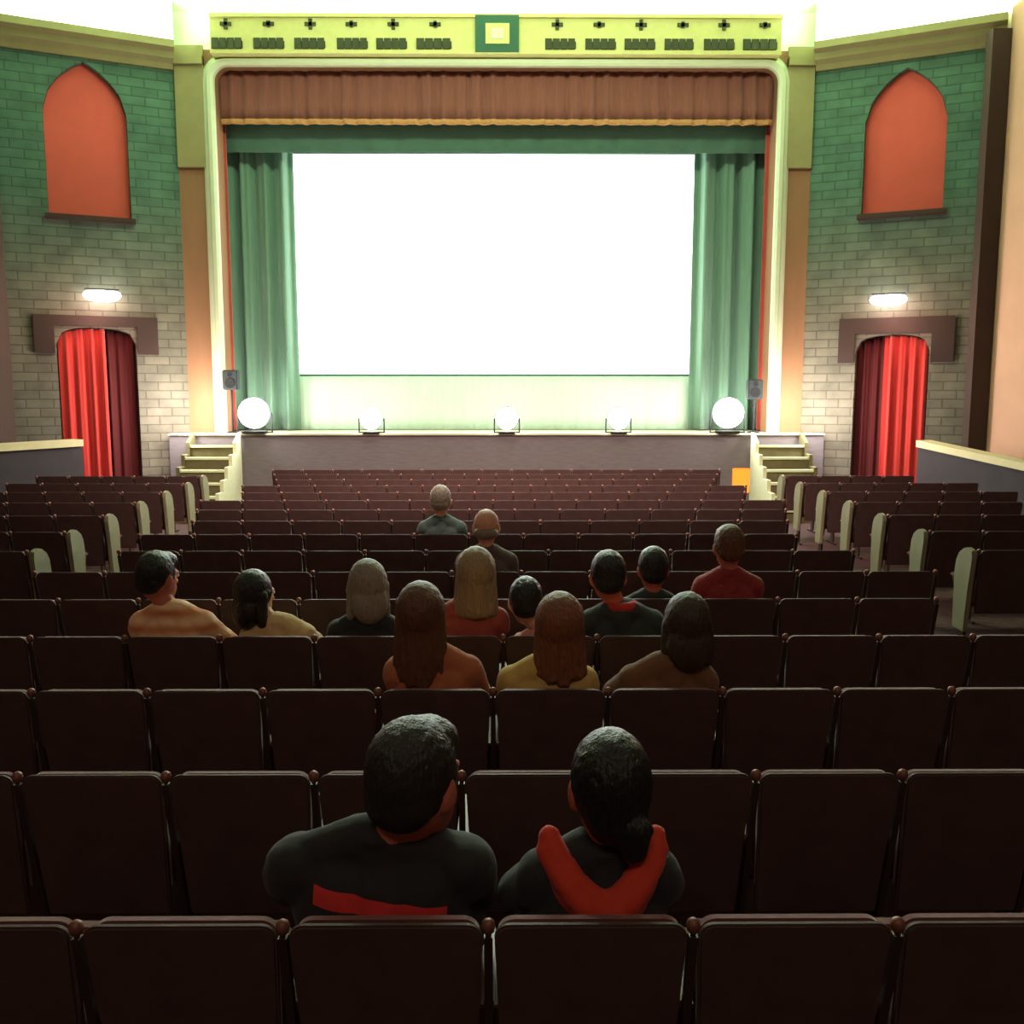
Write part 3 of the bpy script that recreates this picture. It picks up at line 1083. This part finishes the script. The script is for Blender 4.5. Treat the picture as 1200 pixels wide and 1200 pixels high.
def person(key, label, skin, hair, top, pants, hair_style='short', sleeves='long', yaw=0.0, scale=1.0, fat=1.0, lean_x=0.0, head_top=1.30, voxel=0.009, neckline='crew', hair_len=0.8, neck_len=0.222, head_s=1.07, scarf=None, torso=None, dy=0.0):
    x, d = placed[key]
    t = thing('person', label, 'person', (x, d, 0), 0)
    Y = 0.138 + dy                                       # body shift forward of the backrest
    hs = 1.06 * head_s * scale
    hr = Vector((0.074, 0.093, 0.112)) * hs        # skull radii
    hz = head_top - hr.z - 0.012                   # head centre
    sh = hz - neck_len * scale                        # shoulder line
    hc = Vector((lean_x, Y + 0.125, hz))
    Rh = Euler((math.radians(-4), 0, yaw)).to_matrix()
    sw = 0.146 * fat * scale

    def H(v):
        return hc + Rh @ (Vector(v) * hs)
    lx = lean_x * 0.6 if torso is None else torso

    def trunk(bm, g=0.0, armpart=2, legs=True, neck=True, hands=True):
        # pelvis, belly, chest, shoulders
        add_ell(bm, (0, Y + 0.20, 0.535), (0.165 * min(fat, 1.1) + g, 0.108 + g, 0.098 + g))
        add_tube(bm, (0, Y + 0.17, 0.58), (lx * 0.6, Y + 0.12, sh - 0.12), 0.118 * fat + g, 0.105 * fat + g)
        for s in (-1, 1):
            add_ell(bm, (s * 0.062 * fat, Y + 0.16, 0.66), (0.095 * fat + g, 0.092 * fat + g, 0.13 + g))
            add_ell(bm, (lx * 0.8 + s * 0.072 * fat, Y + 0.125, sh - 0.13), (0.092 * fat + g, 0.098 * fat + g, 0.15 + g))
            add_ell(bm, (lx * 0.9 + s * sw, Y + 0.125, sh - 0.030), (0.054 * fat + g, 0.060 * fat + g, 0.058 + g))
            add_tube(bm, (lx * 0.9 + s * sw * 0.92, Y + 0.125, sh - 0.022), (lx + s * 0.030, Y + 0.115, sh + 0.040), 0.050 + g, 0.052 + g)
            # arms rest in the lap
            S0 = Vector((lx * 0.9 + s * (sw + 0.006), Y + 0.125, sh - 0.045))
            E0 = Vector((s * min(0.182, sw + 0.02), Y + 0.22, 0.735))
            W0 = Vector((s * 0.115, Y + 0.405, 0.655))
            add_tube(bm, S0, E0, 0.055 * fat + g, 0.040 * fat + g)
            if armpart >= 2:
                add_tube(bm, E0, W0, 0.041 * fat + g, 0.028 + g)
            elif armpart == 1.5:
                pass
        if neck:
            add_tube(bm, (lx, Y + 0.118, sh + 0.02), (hc.x, hc.y - 0.012, hz - 0.06), 0.056 * scale * (0.5 + 0.5 * fat) + g, 0.051 * scale + g)

    def leg(bm, g=0.0, foot=True):
        for s in (-1, 1):
            A, K, F = (s * 0.088, Y + 0.20, 0.525), (s * 0.108, Y + 0.585, 0.530), (s * 0.10, Y + 0.565, 0.085)
            add_tube(bm, A, K, 0.080 * fat + g, 0.058 + g)
            add_tube(bm, K, F, 0.055 + g, 0.037 + g)
            if foot:
                add_tube(bm, (s * 0.10, Y + 0.55, 0.045), (s * 0.105, Y + 0.69, 0.032), 0.036, 0.028)

    def hand(bm, s):
        W0 = Vector((s * 0.115, Y + 0.405, 0.655))
        dr = Vector((-s * 0.12, 0.97, -0.12)).normalized()
        sd = Vector((s * 0.98, 0.12, 0.0)).normalized()
        P0, P1 = W0, W0 + dr * 0.085
        for q in (-0.026, -0.009, 0.009, 0.026):
            add_tube(bm, P0 + sd * q * 0.6, P1 + sd * q, 0.017, 0.014, 10)
        for q, ln in ((-0.028, 0.072), (-0.009, 0.082), (0.010, 0.077), (0.029, 0.06)):
            a = P1 + sd * q
            b = a + (dr + sd * q * 3).normalized() * ln * 0.5
            c = b + (dr + sd * q * 3 + Vector((0, 0, -0.75))).normalized() * ln * 0.5
            add_tube(bm, a, b, 0.0095, 0.0088, 8)
            add_tube(bm, b, c, 0.0088, 0.0078, 8)
        a = W0 + dr * 0.03 - sd * 0.022
        b = a + (dr - sd * 0.8).normalized() * 0.038
        c = b + (dr - sd * 0.15 + Vector((0, 0, -0.3))).normalized() * 0.03
        add_tube(bm, a, b, 0.0125, 0.011, 8)
        add_tube(bm, b, c, 0.011, 0.009, 8)

    def headparts(bm):
        add_ell(bm, hc, hr, Rh)
        add_ell(bm, H((0, -0.008, 0.026)), Vector((0.077, 0.091, 0.084)) * hs, Rh)
        add_ell(bm, H((0, 0.035, -0.055)), Vector((0.058, 0.060, 0.065)) * hs, Rh)
        add_ell(bm, H((0, 0.060, -0.092)), Vector((0.030, 0.030, 0.022)) * hs, Rh)
        add_tube(bm, H((0, 0.088, 0.0)), H((0, 0.108, -0.032)), 0.009 * hs, 0.014 * hs, 8)
        for s in (-1, 1):
            add_ell(bm, H((s * 0.030, 0.083, 0.018)), Vector((0.022, 0.012, 0.008)) * hs, Rh)
            add_ell(bm, H((s * 0.076, 0.0, -0.012)), Vector((0.012, 0.022, 0.034)) * hs, Rh)
        add_ell(bm, H((0, 0.086, -0.056)), Vector((0.024, 0.010, 0.005)) * hs, Rh)
        add_ell(bm, H((0, 0.084, -0.066)), Vector((0.020, 0.010, 0.006)) * hs, Rh)

    def body(bm):
        trunk(bm)
        leg(bm)
        hand(bm, -1)
        hand(bm, 1)
        headparts(bm)
    blob('body', body, skin, t, voxel, 2)
    for s in (-1, 1):
        bm = bmesh.new()
        add_ell(bm, H((s * 0.030, 0.086, 0.004)), Vector((0.012, 0.010, 0.010)) * hs, sub=2)
        link('eye', bm, M['eye'], t, smooth=True)

    def shirt(bm):
        trunk(bm, 0.019, armpart=2 if sleeves == 'long' else 1, neck=False)
        add_tube(bm, (lx, Y + 0.118, sh - 0.05), (lx, Y + 0.114, sh + 0.045), 0.100, 0.070)
        if neckline == 'crew':
            n = 16
            P = [Vector((lx + 0.068 * math.cos(2 * PI * q / n), Y + 0.118 + 0.068 * math.sin(2 * PI * q / n), sh + 0.052 - 0.012 * math.sin(2 * PI * q / n))) for q in range(n + 1)]
            for a_, b_ in zip(P, P[1:]):
                add_tube(bm, a_, b_, 0.011, 0.011, 8)
        if neckline == 'hood':
            add_tube(bm, (lx - 0.07, Y + 0.085, sh + 0.045), (lx + 0.07, Y + 0.085, sh + 0.045), 0.05, 0.05)
            add_tube(bm, (lx, Y + 0.075, sh - 0.06), (lx, Y + 0.08, sh + 0.03), 0.06, 0.07)
        if neckline == 'collar':
            for k in range(10):
                a, b = 2 * PI * k / 10, 2 * PI * (k + 1) / 10
                add_tube(bm, (lx + 0.066 * math.cos(a), Y + 0.118 + 0.066 * math.sin(a), sh + 0.06), (lx + 0.066 * math.cos(b), Y + 0.118 + 0.066 * math.sin(b), sh + 0.06), 0.016, 0.016, 8)
    if neckline == 'strap':
        # sleeveless top, cut low on the shoulders
        def shirt(bm):
            g = 0.014
            add_ell(bm, (0, Y + 0.20, 0.535), (0.165 * min(fat, 1.1) + g, 0.108 + g, 0.098 + g))
            add_tube(bm, (0, Y + 0.17, 0.58), (lx * 0.6, Y + 0.125, sh - 0.20), 0.122 * fat + g, 0.10 * fat + g)
            for s in (-1, 1):
                add_ell(bm, (s * 0.062 * fat, Y + 0.16, 0.66), (0.095 * fat + g, 0.092 * fat + g, 0.13 + g))
                add_ell(bm, (lx * 0.8 + s * 0.068 * fat, Y + 0.128, sh - 0.20), (0.096 * fat + g, 0.10 * fat + g, 0.085))
                add_tube(bm, (lx + s * 0.10, Y + 0.05, sh - 0.16), (lx + s * 0.115, Y + 0.115, sh + 0.045), 0.020, 0.018, 8)
                add_tube(bm, (lx + s * 0.115, Y + 0.115, sh + 0.045), (lx + s * 0.10, Y + 0.215, sh - 0.12), 0.018, 0.018, 8)
    blob('shirt', shirt, top, t, max(voxel, 0.009), 3, noise=(0.09, 0.011))
    if scarf:
        def scarf_fill(bm):
            if scarf[1] == 'ring':
                n = 12
                P = [Vector((lx + 0.072 * math.cos(2 * PI * q / n), Y + 0.115 + 0.072 * math.sin(2 * PI * q / n), sh + 0.07)) for q in range(n + 1)]
                rr = 0.028
            else:
                n = 12
                P = []
                for q in range(n + 1):
                    u = -1 + 2 * q / n
                    P.append(Vector((lx + 0.135 * u, Y + 0.010 + 0.085 * abs(u) ** 2.5, sh - 0.070 + 0.130 * abs(u) ** 1.6)))
                rr = 0.046
            for a_, b_ in zip(P, P[1:]):
                if scarf[1] == 'ring':
                    add_tube(bm, a_, b_, rr, rr, 10)
                else:
                    for o_, r_ in ((Vector((0, 0.012, 0.030)), 0.030), (Vector((0, -0.004, 0.0)), 0.034), (Vector((0, 0.004, -0.034)), 0.028)):
                        add_tube(bm, a_ + o_, b_ + o_, r_, r_, 10)
        blob('scarf', scarf_fill, scarf[0], t, 0.009, 2, noise=(0.03, 0.008))
    blob('trousers', lambda bm: leg(bm, 0.013, False), pants, t, 0.013, 2)
    for s in (-1, 1):
        def shoe(bm, s=s):
            add_tube(bm, (s * 0.10, Y + 0.545, 0.05), (s * 0.108, Y + 0.70, 0.042), 0.046, 0.036)
            add_box(bm, s * 0.10 - 0.042, s * 0.10 + 0.046, Y + 0.505, Y + 0.725, 0.004, 0.03)
        blob('shoe', shoe, M['shoe'], t, 0.01, 2)

    def hairf(bm):
        g = 1.0
        if hair_style == 'short':
            add_ell(bm, H((0, -0.012, 0.018)), Vector((0.083, 0.095, 0.098)) * hs, Rh)
            add_ell(bm, H((0, -0.012, 0.030)), Vector((0.082, 0.094, 0.096)) * hs, Rh)
            add_ell(bm, H((0, -0.048, -0.022)), Vector((0.070, 0.052, 0.058)) * hs, Rh)
            add_ell(bm, H((0, 0.045, 0.070)), Vector((0.062, 0.050, 0.045)) * hs, Rh)
        elif hair_style == 'bob':
            add_ell(bm, H((0, -0.014, 0.016)), Vector((0.090, 0.102, 0.113)) * hs, Rh)
            for s in (-1, 1):
                add_tube(bm, H((s * 0.070, -0.01, 0.0)), H((s * 0.078, -0.005, -0.14)), 0.034, 0.028)
            add_ell(bm, H((0, -0.055, -0.075)), Vector((0.085, 0.055, 0.10)) * hs, Rh)
        elif hair_style == 'long':
            add_ell(bm, H((0, -0.014, 0.016)), Vector((0.092, 0.103, 0.114)) * hs, Rh)
            zb = hair_len
            n = 7
            for k in range(n):
                u = -1 + 2 * k / (n - 1)
                a = H((u * 0.054, -0.074 + 0.060 * u * u, 0.050))
                b = Vector((hc.x + u * 0.086, Y + 0.036 + 0.040 * u * u, sh + 0.03))
                c = Vector((hc.x + u * 0.078 + 0.006 * math.sin(k * 2.3), Y + 0.012 + 0.03 * u * u, zb + 0.03 * u * u + 0.012 * math.sin(k * 4.1)))
                add_tube(bm, a, b, 0.042, 0.034, 10)
                add_tube(bm, b, c, 0.032, 0.013, 10)
        elif hair_style == 'braid':
            add_ell(bm, H((0, -0.012, 0.016)), Vector((0.084, 0.098, 0.110)) * hs, Rh)
            add_ell(bm, H((0, -0.050, -0.035)), Vector((0.066, 0.052, 0.070)) * hs, Rh)
            a = H((0.01, -0.085, -0.06))
            n = 8
            for k in range(n):
                f = k / (n - 1)
                p = Vector((a.x + 0.02 + 0.008 * (-1) ** k, a.y + (Y + 0.022 - a.y) * min(1, f * 1.6), a.z + (hair_len - a.z) * f))
                add_ell(bm, p, (0.040 - 0.014 * f, 0.030 - 0.008 * f, 0.036))
        elif hair_style == 'bald':
            add_ell(bm, H((0, -0.040, -0.035)), Vector((0.078, 0.066, 0.045)) * hs, Rh)
        elif hair_style == 'cap':
            add_ell(bm, H((0, -0.02, -0.02)), Vector((0.081, 0.088, 0.090)) * hs, Rh)
    blob('hair', hairf, hair, t, 0.0075, 5 if hair_style in ('long', 'bob') else 3, noise=(0.02, 0.007))
    return t


M['eye'] = mat('eye', rgb(225, 225, 225), 0.2, 0.05, 5, 0)
M['shoe'] = mat('shoe_dark', rgb(40, 34, 32), 0.6, 0.2, 8)
skin_a = mat('skin_warm', rgb(196, 112, 88), 0.55, 0.12, 12, 0.05)
skin_b = mat('skin_tan', rgb(206, 110, 80), 0.55, 0.12, 12, 0.05)
skin_c = mat('skin_light', rgb(224, 170, 140), 0.55, 0.12, 12, 0.05)
hst = (14, 14, 1.2)
hair_dark = mat('hair_dark', rgb(42, 40, 34), 0.45, 0.5, 9, 0.5, stretch=hst)
hair_black = mat('hair_black', rgb(26, 30, 28), 0.35, 0.5, 9, 0.5, stretch=hst)
hair_brown = mat('hair_brown', rgb(104, 66, 40), 0.45, 0.5, 9, 0.5, stretch=hst)
hair_light = mat('hair_light_brown', rgb(134, 82, 50), 0.45, 0.5, 9, 0.5, stretch=hst)
hair_blond = mat('hair_blond', rgb(168, 144, 106), 0.45, 0.45, 9, 0.5, stretch=hst)
hair_grey = mat('hair_grey', rgb(150, 142, 124), 0.45, 0.45, 9, 0.5, stretch=hst)
cl = lambda n, *c: mat('cloth_' + n, rgb(*c), 0.85, 0.2, 18, 0.2, sheen=0.1)
navy = cl('dark', 40, 40, 42)
trous = cl('denim', 44, 48, 62)


def stripe_mat():
    m = mat('cloth_dark_stripe', rgb(36, 33, 34), 0.85, 0.2, 18, 0.2, sheen=0.1)
    nt = m.node_tree
    b = nt.nodes['Principled BSDF']
    src = b.inputs['Base Color'].links[0].from_socket
    tc = nt.nodes.new('ShaderNodeTexCoord')
    sp = nt.nodes.new('ShaderNodeSeparateXYZ')
    nt.links.new(tc.outputs['Object'], sp.inputs[0])

    def math_(op, a, bb):
        n = nt.nodes.new('ShaderNodeMath')
        n.operation = op
        for i, v in ((0, a), (1, bb)):
            if isinstance(v, (int, float)):
                n.inputs[i].default_value = v
            else:
                nt.links.new(v, n.inputs[i])
        return n.outputs[0]
    # slanting red band low on the back
    s = math_('MULTIPLY_ADD', sp.outputs[0], 0.16)
    nt.nodes[-1].inputs[2].default_value = 0.0
    zz = math_('ADD', sp.outputs[2], s)
    dz = math_('ABSOLUTE', math_('SUBTRACT', zz, STRIPE_Z), 0.0)
    inb = math_('LESS_THAN', dz, 0.021)
    xb = math_('LESS_THAN', math_('ABSOLUTE', math_('ADD', sp.outputs[0], 0.035), 0.0), 0.165)
    bk = math_('LESS_THAN', sp.outputs[1], 0.23)
    f = math_('MULTIPLY', math_('MULTIPLY', inb, xb), bk)
    mx = nt.nodes.new('ShaderNodeMix')
    mx.data_type = 'RGBA'
    nt.links.new(f, mx.inputs[0])
    nt.links.new(src, mx.inputs[6])
    mx.inputs[7].default_value = rgb(214, 50, 46)
    nt.links.new(mx.outputs[2], b.inputs['Base Color'])
    return m


STRIPE_Z = 0.805


def topz(k):
    p = [q for q in PPL if q['k'] == k][0]
    return at_y(p['px'], p['top'], ROWD[p['row']] + 0.27).z


def leanm(k):
    p = [q for q in PPL if q['k'] == k][0]
    d = ROWD[p['row']] + 0.29
    return at_y(p['px'] + p['lean'], p['top'] + 60, d).x - placed[k][0]


def mk(k, label, *a, **kw):
    kw.setdefault('head_top', topz(k))
    kw.setdefault('lean_x', max(-0.16, min(0.16, leanm(k))))
    o = person(k, label, *a, **kw)
    print('person', k, 'top %.2f' % kw['head_top'], 'lean %.2f' % kw['lean_x'])
    return o


def banded(m, period, dark):
    nt = m.node_tree
    b = nt.nodes['Principled BSDF']
    src = b.inputs['Base Color'].links[0].from_socket
    tc = nt.nodes.new('ShaderNodeTexCoord')
    wv = nt.nodes.new('ShaderNodeTexWave')
    wv.bands_direction = 'Z'
    wv.inputs['Scale'].default_value = 1.0 / period
    wv.inputs['Distortion'].default_value = 0.6
    nt.links.new(tc.outputs['Object'], wv.inputs['Vector'])
    mx = nt.nodes.new('ShaderNodeMix')
    mx.data_type = 'RGBA'
    mx.blend_type = 'MULTIPLY'
    nt.links.new(wv.outputs['Fac'], mx.inputs[0])
    nt.links.new(src, mx.inputs[6])
    mx.inputs[7].default_value = dark
    nt.links.new(mx.outputs[2], b.inputs['Base Color'])
    return m


red_cloth = cl('scarf_red', 214, 62, 36)
mk('A', 'seated man from behind with short dark hair and dark shirt with red stripe', skin_a, hair_dark, stripe_mat(), trous, 'short', yaw=-0.5, fat=1.3, scale=1.1, torso=-0.055, dy=0.03, head_s=1.18, voxel=0.008, sleeves='short', neck_len=0.175)
mk('B', 'seated person with dark hair gathered over a red scarf, beside the striped-shirt man', skin_b, hair_black, cl('black_top', 36, 36, 38), trous, 'braid', yaw=0.15, fat=0.98, torso=0.05, dy=0.015, scale=1.0, head_s=1.17, voxel=0.008, hair_len=0.95, neck_len=0.215, scarf=(red_cloth, 'u'))
mk('C', 'seated woman with long brown hair in rust top, left of two long-haired women', skin_c, hair_brown, cl('rust', 182, 104, 66), trous, 'long', torso=-0.03, fat=1.0, hair_len=0.82, head_s=1.12)
mk('D', 'seated woman with long reddish hair in ochre top, right of two long-haired women', skin_c, hair_light, cl('ochre', 208, 174, 96), trous, 'long', fat=1.02, torso=0.0, hair_len=0.84, head_s=1.12)
mk('E', 'seated person with dark brown bobbed hair in brown top, right of the long-haired women', skin_b, mat('hair_deep_brown', rgb(62, 48, 36), 0.45, 0.5, 9, 0.5, stretch=hst), cl('brown', 120, 80, 50), trous, 'bob', torso=0.06)
mk('F', 'seated blond woman with long hair, between and beyond the two long-haired women', skin_c, hair_blond, cl('rose', 170, 76, 60), trous, 'long', hair_len=0.95)
mk('G', 'seated person with grey bobbed hair and dark jacket, left of the blond woman', skin_c, hair_grey, navy, trous, 'bob', yaw=0.3)
mk('H', 'seated man with dark hair and banded pale orange shirt near the left aisle', skin_a, hair_black, banded(cl('orange', 250, 204, 160), 0.26, (0.75, 0.42, 0.26, 1)), trous, 'short', fat=1.05, yaw=-0.5, neckline='collar')
mk('I', 'seated child with dark hair and light tan top, right of the orange-shirted man', skin_c, hair_black, cl('cream', 226, 196, 140), trous, 'bob', scale=0.92, yaw=-0.7, torso=-0.01, dy=0.02)
mk('J', 'seated person in dark hooded jacket with red collar, right of blond woman', skin_b, hair_black, cl('slate', 50, 58, 54), trous, 'short', neckline='hood', fat=1.08, dy=0.02, scarf=(cl('collar_red', 196, 52, 44), 'ring'))
mk('Q', 'seated person with short dark hair and pale pink top directly right of the blond woman', skin_c, hair_black, cl('pink', 224, 160, 150), trous, 'short', scale=0.95, fat=0.84, torso=-0.0, dy=0.02)
mk('P', 'seated person with black hair and green-black jacket behind the hooded jacket', skin_a, hair_black, cl('green_black', 42, 56, 50), trous, 'short')
mk('K', 'seated person in red top beyond the right side of the audience', skin_a, hair_brown, cl('red', 150, 46, 46), trous, 'short')
mk('M', 'seated man with bald pale head alone in the middle rows', skin_c, hair_grey, cl('grey', 96, 84, 76), trous, 'bald')
mk('N', 'seated person with pale hair, the one sitting closest to the stage', skin_c, hair_grey, cl('teal', 74, 96, 90), trous, 'short')

# ------------------------------------------------------------------ lights
SC.view_settings.view_transform = 'Standard'
SC.view_settings.look = 'None'
SC.view_settings.exposure = 0.0
SC.cycles.max_bounces = 6
SC.cycles.diffuse_bounces = 4
SC.cycles.sample_clamp_indirect = 4.0

w = bpy.data.worlds.new('World')
SC.world = w
w.use_nodes = True
w.node_tree.nodes['Background'].inputs[0].default_value = (0.02, 0.02, 0.02, 1)
w.node_tree.nodes['Background'].inputs[1].default_value = 0.1

GREEN = (0.80, 1.0, 0.72)
# cove strips hidden on top of the cornices
for P, phi, W in ((pl, phl, WL), (pr, phr, WR)):
    mt = Matrix.Translation(P) @ Matrix.Rotation(phi, 4, 'Z')
    c = mt @ Vector((W / 2, -0.20, WT + 0.36))
    tg = mt @ Vector((W / 2, 0.05, HCEIL))
    o = area_light('cove_light', c, tg, W * 0.95, 0.12, 330, GREEN)
    o.rotation_euler = (Matrix.Rotation(phi, 4, 'Z') @ Matrix.Rotation(PI, 4, 'X')).to_euler()
o = area_light('cove_light', (0, YP - 0.02, FT + 0.08), (0, YP, HCEIL), 9.4, 0.15, 700, GREEN)
o.rotation_euler = (PI, 0, 0)
# unseen wash from under the ceiling onto the proscenium
area_light('front_wash', (0, 13.0, HCEIL - 0.4), (0, 17.0, 5.6), 8.0, 0.4, 260, (0.82, 1.0, 0.66))
area_light('head_rim_fill', (0, 15.6, 8.3), (0, 4.0, 1.0), 4.0, 0.5, 190, (0.84, 1.0, 0.84), math.radians(110))  # added above the stage to brighten heads and seat tops, no truss there
# fixtureless lamps added for spill from the stage-edge lights
for px in (238, 922):
    p = at_y(px, 470, 16.5)
    point_light('corner_spill', (p.x, 16.25, STAGE_Z + 0.5), 90, (1.0, 0.90, 0.84), 0.15)
for px, dy in ((196, 16.0), (968, 16.0)):
    p = at_y(px, 470, dy)
    point_light('wall_spill', (p.x, dy, STAGE_Z + 0.35), 85, (1.0, 0.88, 0.86), 0.15)
for px in (306, 852):
    p = at_y(px, 470, 17.3)
    point_light('curtain_wash', (p.x, 17.25, STAGE_Z + 0.5), 22, (1.0, 0.90, 0.90), 0.15)
for px in (435, 594, 725):
    p = at_y(px, 490, 17.3)
    point_light('skirt_wash', (p.x, 17.2, STAGE_Z + 0.25), 12, (0.80, 1.0, 0.90), 0.1)
point_light('door_lamp_glow', lampL, 28, (1.0, 0.55, 0.45), 0.12)
point_light('door_lamp_glow', lampR, 28, (1.0, 0.55, 0.45), 0.12)
# unseen warm fill from above the rear, for the backs of the audience
area_light('warm_fill', (0, -2.5, 6.5), (0, 4.5, 0.9), 3.0, 1.0, 60, (1.0, 0.76, 0.62))
area_light('warm_fill', (0, 6.5, 7.6), (0, 13.2, 0.8), 4.0, 0.6, 330, (1.0, 0.70, 0.64), math.radians(75))  # second fill, added to brighten the backs of the far rows
